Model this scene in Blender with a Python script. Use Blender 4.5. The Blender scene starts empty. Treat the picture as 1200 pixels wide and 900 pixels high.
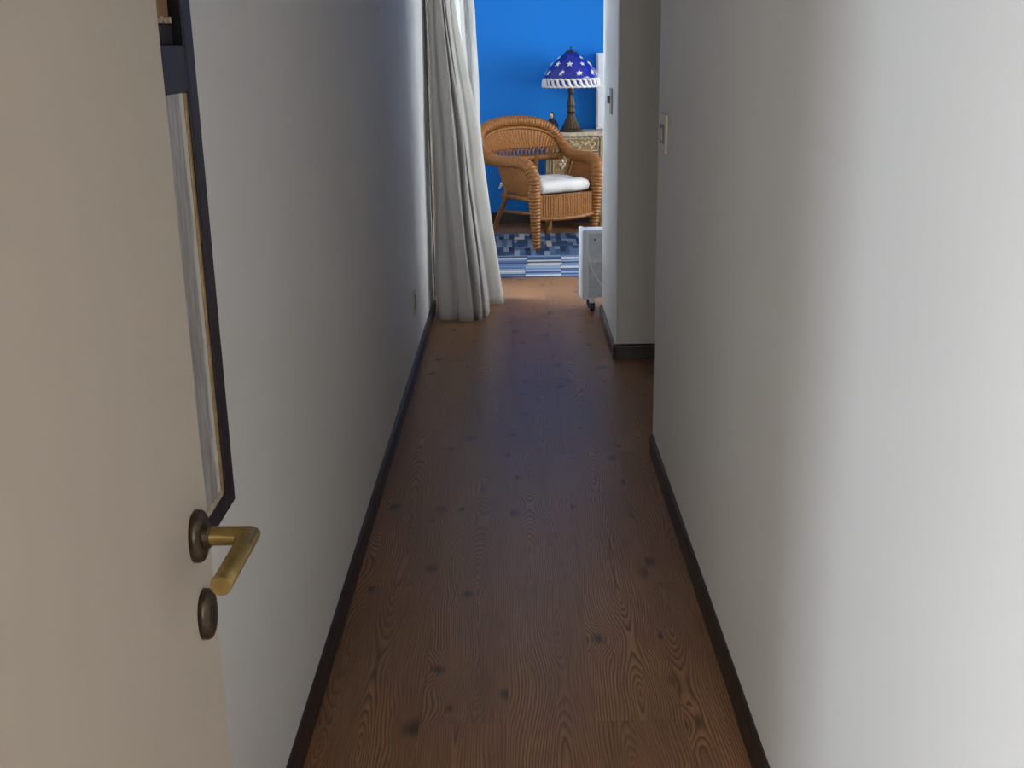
import bpy, bmesh, math, random
from mathutils import Vector, Matrix

PI = math.pi
random.seed(7)
SC = bpy.context.scene
COL = SC.collection

# ------------------------------------------------------------------ camera
FPX = 1340.0                                  # focal length in pixels of a 1200 px wide frame
cam_d = bpy.data.cameras.new('camera')
cam_d.sensor_fit = 'HORIZONTAL'; cam_d.sensor_width = 36.0
cam_d.lens = FPX / 1200.0 * 36.0
cam_d.clip_start = 0.02
cam = bpy.data.objects.new('camera', cam_d); COL.objects.link(cam)
cam.matrix_world = Matrix(((0.99986578, 0.01494145, 0.00672094, 0.0),
                           (0.00214438, 0.28734722, -0.95782408, 0.0),
                           (-0.01624253, 0.95770994, 0.28727662, 1.55),
                           (0, 0, 0, 1)))
SC.camera = cam

# ------------------------------------------------------------------ world, daylight, exposure
W = bpy.data.worlds.new('world'); SC.world = W
W.use_nodes = True
bg = W.node_tree.nodes['Background']
bg.inputs['Color'].default_value = (0.62, 0.78, 1.0, 1)
bg.inputs['Strength'].default_value = 1.0

def area(name, loc, direction, sx, sy, power, color):
    d = bpy.data.lights.new(name, 'AREA'); d.shape = 'RECTANGLE'; d.size = sx; d.size_y = sy
    d.energy = power; d.color = color
    o = bpy.data.objects.new(name, d); COL.objects.link(o)
    o.location = loc
    o.rotation_euler = Vector(direction).to_track_quat('-Z', 'Y').to_euler()
    return o
# daylight outside the balcony window of the far room, and outside the windows of the room behind the camera; the last two are added fill
area('daylight_balcony', (-0.95, 7.25, 1.3), (1, -0.1, -0.06), 1.0, 2.3, 270, (0.72, 0.86, 1.0))
area('daylight_far_right', (3.7, 8.3, 1.5), (-1, 0.05, -0.1), 2.4, 2.0, 150, (0.95, 0.97, 1.0))
area('daylight_entry', (-2.17, -3.25, 1.7), (0.42, 1, -0.12), 0.75, 1.7, 400, (0.76, 0.88, 1.0))
area('entry_fill_middle', (-1.12, -3.25, 1.65), (0.22, 1, -0.1), 1.1, 1.7, 165, (1.0, 0.95, 0.86))  # added fill for the corridor, widens the gradient on the right wall
area('entry_fill_right', (0.25, -3.25, 1.65), (-0.05, 1, -0.05), 0.8, 1.7, 64, (0.90, 0.96, 1.0))  # added fill for the left wall and the door face

vs = SC.view_settings
vs.view_transform = 'Standard'; vs.look = 'None'; vs.gamma = 1.0; vs.use_curve_mapping = False
vs.exposure = 0.0
SC.cycles.use_denoising = True
SC.cycles.max_bounces = 14; SC.cycles.diffuse_bounces = 8
SC.cycles.transparent_max_bounces = 12

# ------------------------------------------------------------------ helpers
def srgb(r, g, b):
    f = lambda c: ((c / 255 + 0.055) / 1.055) ** 2.4 if c / 255 > 0.04045 else c / 255 / 12.92
    return (f(r), f(g), f(b), 1.0)

class NT:
    """small node-tree writer"""
    def __init__(s, name):
        s.m = bpy.data.materials.new(name); s.m.use_nodes = True
        s.t = s.m.node_tree; s.b = s.t.nodes['Principled BSDF']; s.out = s.t.nodes['Material Output']
    def node(s, typ, props=None, **ins):
        n = s.t.nodes.new(typ)
        for k, v in (props or {}).items(): setattr(n, k, v)
        for k, v in ins.items(): s.put(n.inputs[k.replace('_', ' ')] if k.replace('_', ' ') in n.inputs else n.inputs[int(k[1:])], v)
        return n
    def put(s, sock, v):
        if hasattr(v, 'is_output') or isinstance(v, bpy.types.NodeSocket): s.t.links.new(v, sock)
        else: sock.default_value = v
    def math(s, op, a, b=None, c=None):
        n = s.t.nodes.new('ShaderNodeMath'); n.operation = op
        s.put(n.inputs[0], a)
        if b is not None: s.put(n.inputs[1], b)
        if c is not None: s.put(n.inputs[2], c)
        return n.outputs[0]
    def xyz(s, vec):
        n = s.t.nodes.new('ShaderNodeSeparateXYZ'); s.put(n.inputs[0], vec); return n.outputs
    def comb(s, x, y, z):
        n = s.t.nodes.new('ShaderNodeCombineXYZ')
        for i, v in enumerate((x, y, z)): s.put(n.inputs[i], v)
        return n.outputs[0]
    def noise(s, vec, scale, detail=2.0, rough=0.5):
        n = s.t.nodes.new('ShaderNodeTexNoise'); s.put(n.inputs['Vector'], vec)
        n.inputs['Scale'].default_value = scale; n.inputs['Detail'].default_value = detail; n.inputs['Roughness'].default_value = rough
        return n.outputs['Fac']
    def ramp(s, fac, stops, interp='LINEAR'):
        n = s.t.nodes.new('ShaderNodeValToRGB'); s.put(n.inputs[0], fac); r = n.color_ramp; r.interpolation = interp
        while len(r.elements) < len(stops): r.elements.new(0.5)
        for e, (p, c) in zip(r.elements, stops): e.position = p; e.color = c
        return n.outputs[0]
    def mix(s, fac, a, b, blend='MIX'):
        n = s.t.nodes.new('ShaderNodeMix'); n.data_type = 'RGBA'; n.blend_type = blend
        s.put(n.inputs[0], fac); s.put(n.inputs[6], a); s.put(n.inputs[7], b)
        return n.outputs[2]
    def smooth(s, v, lo, hi):
        n = s.t.nodes.new('ShaderNodeMapRange'); n.interpolation_type = 'SMOOTHSTEP'
        s.put(n.inputs['Value'], v); s.put(n.inputs['From Min'], lo); s.put(n.inputs['From Max'], hi)
        return n.outputs[0]
    def obj(s): return s.t.nodes.new('ShaderNodeTexCoord').outputs['Object']
    def rand(s): return s.t.nodes.new('ShaderNodeObjectInfo').outputs['Random']
    def bump(s, h, strength=0.3, dist=0.01):
        n = s.t.nodes.new('ShaderNodeBump'); n.inputs['Strength'].default_value = strength; n.inputs['Distance'].default_value = dist
        s.put(n.inputs['Height'], h); s.t.links.new(n.outputs[0], s.b.inputs['Normal'])
    def set(s, color=None, rough=None, metal=None, spec=None, coat=None):
        for k, v in (('Base Color', color), ('Roughness', rough), ('Metallic', metal), ('Specular IOR Level', spec), ('Coat Weight', coat)):
            if v is not None: s.put(s.b.inputs[k], v)
        return s

def plain(name, c, rough=0.5, metal=0.0, spec=0.5, var=0.06, scale=30, bump=0.0):
    n = NT(name); f = n.noise(n.obj(), scale, 4)
    lo = tuple(x * (1 - var) for x in c[:3]) + (1,); hi = tuple(min(1, x * (1 + var)) for x in c[:3]) + (1,)
    n.set(n.ramp(f, [(0.3, lo), (0.7, hi)]), rough, metal, spec)
    if bump: n.bump(f, bump, 0.002)
    return n.m

# --- materials
M = {}
def wall_mat(name, c, bump=0.12):
    n = NT(name); o = n.obj()
    big = n.noise(o, 1.3, 3); fine = n.noise(o, 90, 3)
    lo = tuple(x * 0.97 for x in c[:3]) + (1,)
    n.set(n.ramp(big, [(0.35, lo), (0.65, c)]), 0.62, 0, 0.35)
    n.bump(fine, bump, 0.002)
    return n.m
M['wall'] = wall_mat('white_wall_paint', (0.76, 0.755, 0.74, 1))
M['shaded_wall'] = wall_mat('shaded_wall_paint', (0.50, 0.475, 0.44, 1))  # same wall paint made darker: shade of the side passage put into the colour
M['blue'] = wall_mat('blue_wall_paint', (0.002, 0.212, 0.71, 1))
M['ceiling'] = wall_mat('ceiling_paint', (0.78, 0.78, 0.77, 1))
M['door'] = wall_mat('cream_door_paint', (0.45, 0.39, 0.315, 1), 0.05)
M['base'] = plain('dark_skirting_wood', (0.024, 0.014, 0.011, 1), 0.45, var=0.3, scale=20)
M['frame'] = plain('dark_violet_wood', (0.016, 0.012, 0.020, 1), 0.42, var=0.3, scale=25)
M['sash'] = plain('brown_window_wood', (0.10, 0.065, 0.045, 1), 0.4, var=0.2, scale=25)
M['gold'] = plain('gilt_bead', (0.42, 0.29, 0.14, 1), 0.4, 0.3, var=0.25, scale=60)
M['brownboard'] = plain('brown_board', (0.30, 0.16, 0.08, 1), 0.5, var=0.25, scale=18)
M['brass'] = plain('aged_brass', (0.37, 0.26, 0.09, 1), 0.33, 0.9, var=0.2, scale=60)
M['bronze'] = plain('dark_bronze', (0.085, 0.062, 0.04, 1), 0.38, 0.8, var=0.25, scale=80)
M['black'] = plain('black_plastic', (0.012, 0.012, 0.013, 1), 0.45)
M['cream_plastic'] = plain('cream_plastic', (0.46, 0.41, 0.335, 1), 0.4, var=0.04)
M['grey_plastic'] = plain('grey_plastic', (0.35, 0.34, 0.34, 1), 0.4, var=0.04)
M['brown_plastic'] = plain('brown_plastic', (0.09, 0.065, 0.05, 1), 0.4, var=0.1)
M['white_metal'] = plain('white_enamel', (0.62, 0.65, 0.69, 1), 0.35, var=0.03)
M['grey_metal'] = plain('grey_sheet_metal', (0.48, 0.51, 0.55, 1), 0.45, var=0.1, scale=40)
M['white_cable'] = plain('white_cable', (0.72, 0.72, 0.72, 1), 0.45)
M['white_wood'] = plain('white_painted_wood', (0.80, 0.82, 0.82, 1), 0.5, var=0.03)
M['lit_trim'] = plain('lit_trim_paint', (0.80, 0.82, 0.84, 1), 0.5, var=0.02, scale=8)  # brightness of the stub's lit side put into the colour
M['cane'] = plain('bare_cane', (0.28, 0.105, 0.022, 1), 0.4, var=0.25, scale=25)
M['dark_gap'] = plain('dark_fabric', (0.02, 0.02, 0.02, 1), 0.9)

def wicker_mat():
    n = NT('honey_wicker'); o = n.obj()
    f = n.noise(o, 45, 5, 0.65)
    g = n.noise(n.comb(*[n.math('MULTIPLY', c, k) for c, k in zip(n.xyz(o), (1, 1, 6))]), 60, 3)
    c = n.ramp(f, [(0.25, (0.095, 0.028, 0.005, 1)), (0.5, (0.285, 0.105, 0.018, 1)), (0.78, (0.46, 0.205, 0.048, 1))])
    c = n.mix(0.35, c, n.ramp(g, [(0.3, (0.15, 0.050, 0.010, 1)), (0.7, (0.44, 0.20, 0.045, 1))]))
    n.set(c, 0.38, 0, 0.45); n.bump(g, 0.3, 0.003)
    return n.m
M['wicker'] = wicker_mat()

def wood_floor():
    n = NT('laminate_walnut'); o = n.obj(); r = n.rand(); X, Y, Z = n.xyz(o)
    y = n.math('ADD', Y, n.math('MULTIPLY', r, 61.7))
    x = n.math('ADD', X, n.math('MULTIPLY', n.math('SUBTRACT', n.math('FRACT', n.math('MULTIPLY', r, 17.3)), 0.5), 0.11))
    # knots
    kv = n.node('ShaderNodeTexVoronoi', {'voronoi_dimensions': '2D', 'feature': 'F1'}, Vector=n.comb(n.math('MULTIPLY', x, 5.2), n.math('MULTIPLY', y, 3.6), 0.0), Scale=1.0, Randomness=0.85)
    kd = kv.outputs['Distance']
    kr, kg, kb = n.xyz(kv.outputs['Color'])
    has = n.math('GREATER_THAN', kr, 0.42)
    halo = n.math('MULTIPLY', n.smooth(kd, 0.42, 0.0), has)
    wig = n.noise(n.comb(n.math('MULTIPLY', x, 6.0), n.math('MULTIPLY', y, 1.3), r), 1.0, 2)
    core = n.math('MULTIPLY', n.smooth(n.math('ADD', kd, n.math('MULTIPLY', n.math('SUBTRACT', n.noise(n.comb(n.math('MULTIPLY', x, 60.0), n.math('MULTIPLY', y, 14.0), 0.0), 1.0, 2), 0.5), 0.16)), n.math('ADD', 0.07, n.math('MULTIPLY', kb, 0.15)), 0.0), has)
    # cathedral rings: a plank sawn through a wandering stem
    h = n.math('MULTIPLY', n.math('SUBTRACT', n.noise(n.comb(n.math('MULTIPLY', r, 90.0), n.math('MULTIPLY', y, 0.95), 0.0), 1.0, 1.2), 0.5), 0.36)
    xx = n.math('ADD', x, n.math('MULTIPLY', n.math('SUBTRACT', wig, 0.5), 0.075))
    rr = n.math('SQRT', n.math('ADD', n.math('MULTIPLY', xx, xx), n.math('MULTIPLY', h, h)))
    rr = n.math('ADD', rr, n.math('MULTIPLY', halo, 0.022))
    rr = n.math('ADD', rr, n.math('MULTIPLY', n.noise(n.comb(n.math('MULTIPLY', x, 55.0), n.math('MULTIPLY', y, 3.5), r), 1.0, 2), 0.006))
    ring = n.math('FRACT', n.math('MULTIPLY', rr, 150.0))
    base = n.ramp(ring, [(0.0, (0.325, 0.170, 0.080, 1)), (0.45, (0.255, 0.123, 0.054, 1)), (0.84, (0.078, 0.034, 0.014, 1)), (1.0, (0.27, 0.135, 0.060, 1))])
    msk = n.smooth(n.noise(n.comb(n.math('MULTIPLY', x, 11.0), n.math('MULTIPLY', y, 1.1), n.math('MULTIPLY', r, 7.0)), 1.0, 2), 0.34, 0.62)
    base = n.mix(n.math('ADD', 0.4, n.math('MULTIPLY', msk, 0.6)), (0.205, 0.100, 0.045, 1), base)
    fib = n.noise(n.comb(n.math('MULTIPLY', x, 260.0), n.math('MULTIPLY', y, 7.0), r), 1.0, 3)
    base = n.mix(0.55, base, n.ramp(fib, [(0.3, (0.62, 0.60, 0.58, 1)), (0.7, (1.25, 1.25, 1.25, 1))]), 'MULTIPLY')
    blot = n.noise(n.comb(n.math('MULTIPLY', x, 7.0), n.math('MULTIPLY', y, 1.4), r), 1.0, 2)
    base = n.mix(0.6, base, n.ramp(blot, [(0.3, (0.72, 0.70, 0.68, 1)), (0.7, (1.22, 1.22, 1.22, 1))]), 'MULTIPLY')
    base = n.mix(0.5, base, n.ramp(r, [(0.0, (0.86, 0.84, 0.82, 1)), (1.0, (1.18, 1.15, 1.12, 1))]), 'MULTIPLY')
    base = n.mix(n.math('MULTIPLY', core, 0.85), base, (0.022, 0.010, 0.006, 1))
    n.set(base, n.math('ADD', 0.31, n.math('MULTIPLY', fib, 0.10)), 0, 0.5)
    n.bump(ring, 0.05, 0.0006)
    return n.m
M['floor'] = wood_floor()

def fabric(name, c, trans=0.35):
    n = NT(name); o = n.obj()
    f = n.noise(o, 260, 2); b = n.noise(o, 6, 3)
    col = n.ramp(n.math('ADD', n.math('MULTIPLY', f, 0.4), n.math('MULTIPLY', b, 0.6)), [(0.3, tuple(x * 0.9 for x in c[:3]) + (1,)), (0.7, c)])
    n.set(col, 0.9, 0, 0.1); n.bump(f, 0.15, 0.002)
    if trans:
        tr = n.node('ShaderNodeBsdfTranslucent', None, Color=col)
        mx = n.node('ShaderNodeMixShader', None, Fac=trans)
        n.t.links.new(n.b.outputs[0], mx.inputs[1]); n.t.links.new(tr.outputs[0], mx.inputs[2]); n.t.links.new(mx.outputs[0], n.out.inputs[0])
    return n.m
M['curtain'] = fabric('offwhite_curtain', (0.62, 0.595, 0.55, 1), 0.2)
M['sheer'] = fabric('white_curtain', (0.88, 0.88, 0.87, 1), 0.5)
M['cushion'] = fabric('white_cotton', (0.80, 0.78, 0.73, 1), 0)

def pane_mat():
    n = NT('window_glass')
    tr = n.node('ShaderNodeBsdfTransparent'); gl = n.node('ShaderNodeBsdfGlossy', None, Roughness=0.03)
    fr = n.node('ShaderNodeFresnel', None, IOR=1.45); mx = n.node('ShaderNodeMixShader', None)
    n.t.links.new(fr.outputs[0], mx.inputs[0]); n.t.links.new(tr.outputs[0], mx.inputs[1]); n.t.links.new(gl.outputs[0], mx.inputs[2])
    n.t.links.new(mx.outputs[0], n.out.inputs[0])
    return n.m
M['glass'] = pane_mat()

def washed_mat():
    n = NT('whitewashed_pane'); o = n.obj(); X, Y, Z = n.xyz(o)
    st = n.noise(n.comb(X, n.math('MULTIPLY', Y, 110.0), n.math('MULTIPLY', Z, 11.0)), 1.0, 6, 0.65)
    sp = n.noise(o, 70, 4, 0.7)
    edge = n.smooth(n.math('ADD', Y, n.math('MULTIPLY', n.math('SUBTRACT', n.noise(n.comb(X, n.math('MULTIPLY', Y, 50.0), n.math('MULTIPLY', Z, 14.0)), 1.0, 4), 0.5), 0.03)), 1.792, 1.802)
    c = n.ramp(st, [(0.3, (0.30, 0.27, 0.265, 1)), (0.5, (0.40, 0.375, 0.36, 1)), (0.65, (0.58, 0.57, 0.54, 1))])
    c = n.mix(n.math('MULTIPLY', n.smooth(sp, 0.62, 0.75), 0.6), c, (0.74, 0.75, 0.70, 1))
    c = n.mix(n.math('MULTIPLY', edge, 0.9), c, (0.78, 0.79, 0.74, 1))
    n.set(c, 0.3, 0, 0.5)
    return n.m
M['washed'] = washed_mat()

def rug_mat(name, kind):
    n = NT(name); o = n.obj(); r = n.rand(); X, Y, Z = n.xyz(o)
    if kind == 'stripe':
        y = n.math('ADD', n.math('MULTIPLY', Y, 17.0), n.math('MULTIPLY', r, 517.0))
        cell = n.comb(n.math('FLOOR', y), n.math('FLOOR', n.math('MULTIPLY', r, 99)), 0.0)
    else:
        x = n.math('FLOOR', n.math('ADD', n.math('MULTIPLY', X, 24.0), n.math('MULTIPLY', r, 41.0)))
        y = n.math('FLOOR', n.math('ADD', n.math('MULTIPLY', Y, 3.4), n.math('MULTIPLY', x, 0.37)))
        cell = n.comb(x, y, r)
    w = n.node('ShaderNodeTexWhiteNoise', {'noise_dimensions': '3D'}, Vector=cell)
    if kind == 'stripe':
        st = [(0.0, (0.05, 0.085, 0.19, 1)), (0.22, (0.10, 0.165, 0.31, 1)), (0.42, (0.17, 0.26, 0.44, 1)), (0.62, (0.30, 0.38, 0.50, 1)), (0.80, (0.58, 0.57, 0.52, 1)), (0.92, (0.07, 0.11, 0.24, 1))]
    else:
        st = [(0.0, (0.025, 0.045, 0.105, 1)), (0.28, (0.055, 0.095, 0.19, 1)), (0.52, (0.10, 0.155, 0.27, 1)), (0.72, (0.22, 0.28, 0.38, 1)), (0.88, (0.56, 0.53, 0.45, 1)), (0.95, (0.04, 0.06, 0.12, 1))]
    c = n.ramp(w.outputs['Value'], st, 'CONSTANT')
    f = n.noise(o, 150, 3)
    c = n.mix(0.5, c, n.ramp(f, [(0.3, (0.62, 0.60, 0.58, 1)), (0.7, (1.05, 1.02, 0.98, 1))]), 'MULTIPLY')
    n.set(c, 0.95, 0, 0.1); n.bump(f, 0.4, 0.003)
    return n.m
M['rug_stripe'] = rug_mat('woven_blue_stripes', 'stripe')
M['rug_chip'] = rug_mat('woven_blue_blocks', 'chip')
M['rug_back'] = plain('navy_rug_edge', (0.045, 0.07, 0.14, 1), 0.95, var=0.2)

def carved_mat(name, base, white):
    n = NT(name); o = n.obj()
    v = n.node('ShaderNodeTexVoronoi', {'feature': 'DISTANCE_TO_EDGE'}, Vector=o, Scale=38.0)
    s = n.noise(o, 55, 4, 0.6)
    fac = n.math('MULTIPLY', n.smooth(s, 0.5, 0.6), n.smooth(v.outputs[0], 0.02, 0.1))
    c = n.mix(fac, base, white)
    c = n.mix(n.smooth(v.outputs[0], 0.06, 0.0), c, tuple(x * 0.35 for x in base[:3]) + (1,))
    n.set(c, 0.55, 0, 0.3); n.bump(n.math('ADD', s, v.outputs[0]), 0.5, 0.004)
    return n.m
M['carved'] = carved_mat('carved_gilt_wood', (0.40, 0.255, 0.09, 1), (0.62, 0.50, 0.31, 1))
M['carved_white'] = carved_mat('carved_limed_wood', (0.46, 0.36, 0.20, 1), (0.72, 0.68, 0.58, 1))
M['limed'] = plain('limed_wood', (0.55, 0.47, 0.34, 1), 0.55, var=0.3, scale=40)
M['gilt_wood'] = plain('gilt_brown_wood', (0.33, 0.22, 0.09, 1), 0.5, var=0.35, scale=30)
M['shade'] = plain('cobalt_glass', (0.012, 0.022, 0.30, 1), 0.12, var=0.35, scale=25, spec=0.6)
M['star'] = plain('opal_glass', (0.82, 0.80, 0.74, 1), 0.25, var=0.05)
M['skin'] = plain('pale_ceramic', (0.50, 0.46, 0.42, 1), 0.4)

# --- mesh helpers
def link(name, bm, mat, parent=None, smooth=False):
    me = bpy.data.meshes.new(name); bmesh.ops.recalc_face_normals(bm, faces=bm.faces); bm.to_mesh(me); bm.free()
    if smooth: me.polygons.foreach_set('use_smooth', [True] * len(me.polygons))
    me.materials.append(M[mat])
    o = bpy.data.objects.new(name, me); COL.objects.link(o); o.parent = parent
    return o
def thing(name, label, cat, loc=(0, 0, 0), rotz=0, group=None):
    o = bpy.data.objects.new(name, None); COL.objects.link(o); o.location = loc; o.rotation_euler = (0, 0, rotz)
    o.empty_display_size = 0.1
    tag(o, label, cat, group); return o
def tag(o, label, cat, group=None):
    o['label'] = label; o['category'] = cat
    if group: o['group'] = group
    return o
def struct(o): o['kind'] = 'structure'; return o
def box(bm, x0, x1, y0, y1, z0, z1, bev=0.0, mtx=None):
    r = bmesh.ops.create_cube(bm, size=1.0)
    m = Matrix.Translation(((x0 + x1) / 2, (y0 + y1) / 2, (z0 + z1) / 2)) @ Matrix.Diagonal((x1 - x0, y1 - y0, z1 - z0, 1))
    if mtx is not None: m = mtx @ m
    bmesh.ops.transform(bm, matrix=m, verts=r['verts'])
    if bev:
        es = list({e for v in r['verts'] for e in v.link_edges})
        bmesh.ops.bevel(bm, geom=es, offset=bev, segments=2, affect='EDGES', profile=0.5)
def B(*boxes, bev=0.0):
    bm = bmesh.new()
    for b in boxes: box(bm, *b, bev=bev)
    return bm
def ring_faces(bm, rings, closed=False, cap=True):
    n = len(rings[0])
    for a, b in zip(rings, rings[1:] + ([rings[0]] if closed else [])):
        for i in range(n): bm.faces.new((a[i], a[(i + 1) % n], b[(i + 1) % n], b[i]))
    if cap and not closed: bm.faces.new(list(reversed(rings[0]))); bm.faces.new(rings[-1])
def lathe(bm, prof, seg=32, flute=None, origin=(0, 0, 0)):
    rings = []
    for r, z in prof:
        ring = []
        for i in range(seg):
            a = 2 * PI * i / seg; k = r * (1 + (flute(a, z) if flute else 0))
            ring.append(bm.verts.new((origin[0] + k * math.cos(a), origin[1] + k * math.sin(a), origin[2] + z)))
        rings.append(ring)
    ring_faces(bm, rings)
def catmull(pts, n):
    P = [Vector(p) for p in pts]; P = [2 * P[0] - P[1]] + P + [2 * P[-1] - P[-2]]
    out = []
    for i in range(1, len(P) - 2):
        for k in range(n):
            t = k / n; a, b, c, d = P[i - 1:i + 3]
            out.append(0.5 * (2 * b + (c - a) * t + (2 * a - 5 * b + 4 * c - d) * t * t + (3 * b - a - 3 * c + d) * t ** 3))
    out.append(P[-2]); return out
def resample(pts, step):
    L = [0.0]
    for a, b in zip(pts, pts[1:]): L.append(L[-1] + (b - a).length)
    n = max(2, int(L[-1] / step)); out = []; j = 0
    for k in range(n + 1):
        d = L[-1] * k / n
        while j < len(L) - 2 and L[j + 1] < d: j += 1
        t = (d - L[j]) / max(1e-9, L[j + 1] - L[j]); out.append(pts[j].lerp(pts[j + 1], min(1, max(0, t))))
    return out, L[-1]
def tube(bm, pts, rad, seg=8, up=Vector((0, 0, 1))):
    """rad: number or function of (t, i) -> radius"""
    rings = []; prev = None; n = len(pts)
    for i, p in enumerate(pts):
        d = (pts[min(n - 1, i + 1)] - pts[max(0, i - 1)]).normalized()
        if prev is None:
            u = d.cross(up)
            if u.length < 1e-3: u = d.cross(Vector((1, 0, 0)))
        else: u = prev - d * prev.dot(d)
        u.normalize(); prev = u; w = d.cross(u)
        r = rad(i / (n - 1), i) if callable(rad) else rad
        rings.append([bm.verts.new(p + r * (math.cos(2 * PI * k / seg) * u + math.sin(2 * PI * k / seg) * w)) for k in range(seg)])
    ring_faces(bm, rings)
def ribbed(bm, ctrl, rad, pitch=0.02, amp=0.1, seg=12):
    """tube with wrapped-strand ridges; rad: function of t"""
    pts, L = resample(catmull(ctrl, 16), pitch / 5)
    n = len(pts) - 1
    tube(bm, pts, lambda t, i: rad(t) * (1 + amp * (abs(math.sin(PI * t * L / pitch)) - 0.6)), seg)
def grid(bm, f, ns, nt, skip=None):
    V = [[bm.verts.new(f(i / ns, j / nt)) for j in range(nt + 1)] for i in range(ns + 1)]
    for i in range(ns):
        for j in range(nt):
            if not (skip and skip((i + .5) / ns, (j + .5) / nt)): bm.faces.new((V[i][j], V[i + 1][j], V[i + 1][j + 1], V[i][j + 1]))
    return V
def solidify(o, t, offset=0.0):
    m = o.modifiers.new('thickness', 'SOLIDIFY'); m.thickness = t; m.offset = offset; return o
def woven(bm, f, ns, nt, amp, thick):
    """thick woven sheet: f(s,t)->Vector, relief along the normal like over-under strands"""
    e = 1e-3
    def pt(s, t, side):
        p = f(s, t); du = f(min(1, s + e), t) - f(max(0, s - e), t); dv = f(s, min(1, t + e)) - f(s, max(0, t - e))
        n = du.cross(dv); n = n.normalized() if n.length > 1e-12 else Vector((0, 1, 0))
        w = amp * (0.9 * math.cos(PI * s * ns) + 0.3 * math.sin(PI * s * ns) * math.cos(PI * t * nt))
        return p + n * (side * thick / 2 + w)
    NS, NT_ = ns * 4, nt * 3
    A = [[[bm.verts.new(pt(i / NS, j / NT_, sd)) for j in range(NT_ + 1)] for i in range(NS + 1)] for sd in (-1, 1)]
    for k, V in enumerate(A):
        for i in range(NS):
            for j in range(NT_): bm.faces.new((V[i][j], V[i + 1][j], V[i + 1][j + 1], V[i][j + 1]) if k else (V[i][j + 1], V[i + 1][j + 1], V[i + 1][j], V[i][j]))
    a, b = A
    for i in range(NS):
        for j in (0, NT_): bm.faces.new((a[i][j], a[i + 1][j], b[i + 1][j], b[i][j]))
    for j in range(NT_):
        for i in (0, NS): bm.faces.new((a[i][j], a[i][j + 1], b[i][j + 1], b[i][j]))

# ------------------------------------------------------------------ the setting
XL, XR, XS = -0.51, 0.515, 0.49        # corridor faces: left wall, right wall, stub beyond the side opening
YE, YR, Y5, Y6, YB = 0.40, 4.22, 5.59, 6.50, 10.13   # entry wall, end of right wall, stub front, stub back, blue wall
CH = 2.55
EX0, EX1, EY0 = -2.7, 1.3, -2.85       # room behind the camera
LX1 = 3.2                              # far room, right wall
SX1 = 2.0                              # side passage, end wall

floor = struct(link('floor', B((EX0 - .1, LX1 + .1, EY0 - .1, YB + .1, -0.10, -0.0085)), 'base'))
ceil_ = struct(link('ceiling', B((EX0 - .1, LX1 + .1, EY0 - .1, YB + .1, CH, CH + 0.1)), 'ceiling'))

# planks, each its own board (recessed joints between them)
PW, PL = 0.21, 1.44
plank_cache = {}
def plank(x0, x1, y0, y1):
    if x1 - x0 < 0.004 or y1 - y0 < 0.01: return
    key = (round(x1 - x0, 3), round(y1 - y0, 3))
    if key not in plank_cache:
        hx, hy = (x1 - x0) / 2 - 0.00012, (y1 - y0) / 2 - 0.00012
        bm = bmesh.new(); c = 0.00025
        lo = [bm.verts.new((sx * hx, sy * hy, -0.008)) for sx, sy in ((-1, -1), (1, -1), (1, 1), (-1, 1))]
        mi = [bm.verts.new((sx * hx, sy * hy, -c)) for sx, sy in ((-1, -1), (1, -1), (1, 1), (-1, 1))]
        hi = [bm.verts.new((sx * (hx - c), sy * (hy - c), 0)) for sx, sy in ((-1, -1), (1, -1), (1, 1), (-1, 1))]
        ring_faces(bm, [lo, mi, hi])
        o = link('floor_plank', bm, 'floor', floor); plank_cache[key] = o.data
    else:
        o = bpy.data.objects.new('floor_plank', plank_cache[key]); COL.objects.link(o); o.parent = floor
    o.location = ((x0 + x1) / 2, (y0 + y1) / 2, 0)
def lay(rx0, rx1, ry0, ry1):
    k0 = math.floor((rx0 + 0.04) / PW); k1 = math.ceil((rx1 + 0.04) / PW)
    for k in range(k0, k1):
        x0, x1 = max(rx0, -0.04 + k * PW), min(rx1, -0.04 + (k + 1) * PW)
        off = 3.09 if k % 2 == 0 else 2.37
        j0 = math.floor((ry0 - off) / PL); j1 = math.ceil((ry1 - off) / PL)
        for j in range(j0, j1):
            plank(x0, x1, max(ry0, off + j * PL), min(ry1, off + (j + 1) * PL))
lay(XL, XR, YE - 0.13, YR)
lay(XL, SX1, YR, Y5)
lay(XL, XS, Y5, Y6)
lay(XL, LX1, Y6, YB)
lay(EX0, EX1, EY0, YE - 0.13)

# walls
WZ0, WZ1, WY0, WY1 = 0.782, 2.12, 1.02, 1.877     # framed opening in the left wall
W2Y0, W2Y1, W2Z1 = 6.80, 7.75, 2.30               # balcony window of the far room
T = 0.16
struct(link('wall_left', B((XL - T, XL, YE, WY0, 0, CH), (XL - T, XL, WY1, W2Y0, 0, CH), (XL - T, XL, WY0, WY1, 0, WZ0), (XL - T, XL, WY0, WY1, WZ1, CH),
                           (XL - T, XL, W2Y0, W2Y1, W2Z1, CH), (XL - T, XL, W2Y1, YB, 0, CH)), 'wall'))
struct(link('wall_right', B((XR, XR + 0.14, YE, YR, 0, CH), bev=0.004), 'wall'))
struct(link('wall_stub', B((XS, SX1, Y5, Y6, 0, CH), bev=0.004), 'shaded_wall'))
struct(link('stub_lit_trim', B((XS - 0.005, XS, Y5 - 0.001, Y6 + 0.001, 0, CH), bev=0.001), 'lit_trim'))  # board added over the stub's lit side, light painted in by its paler colour
struct(link('wall_back', B((XL - T, LX1, YB, YB + 0.1, 0, CH)), 'blue'))
U0, U1, UZ0, UZ1 = 7.15, 9.45, 0.55, 2.35          # window in the right wall of the far room
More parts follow.
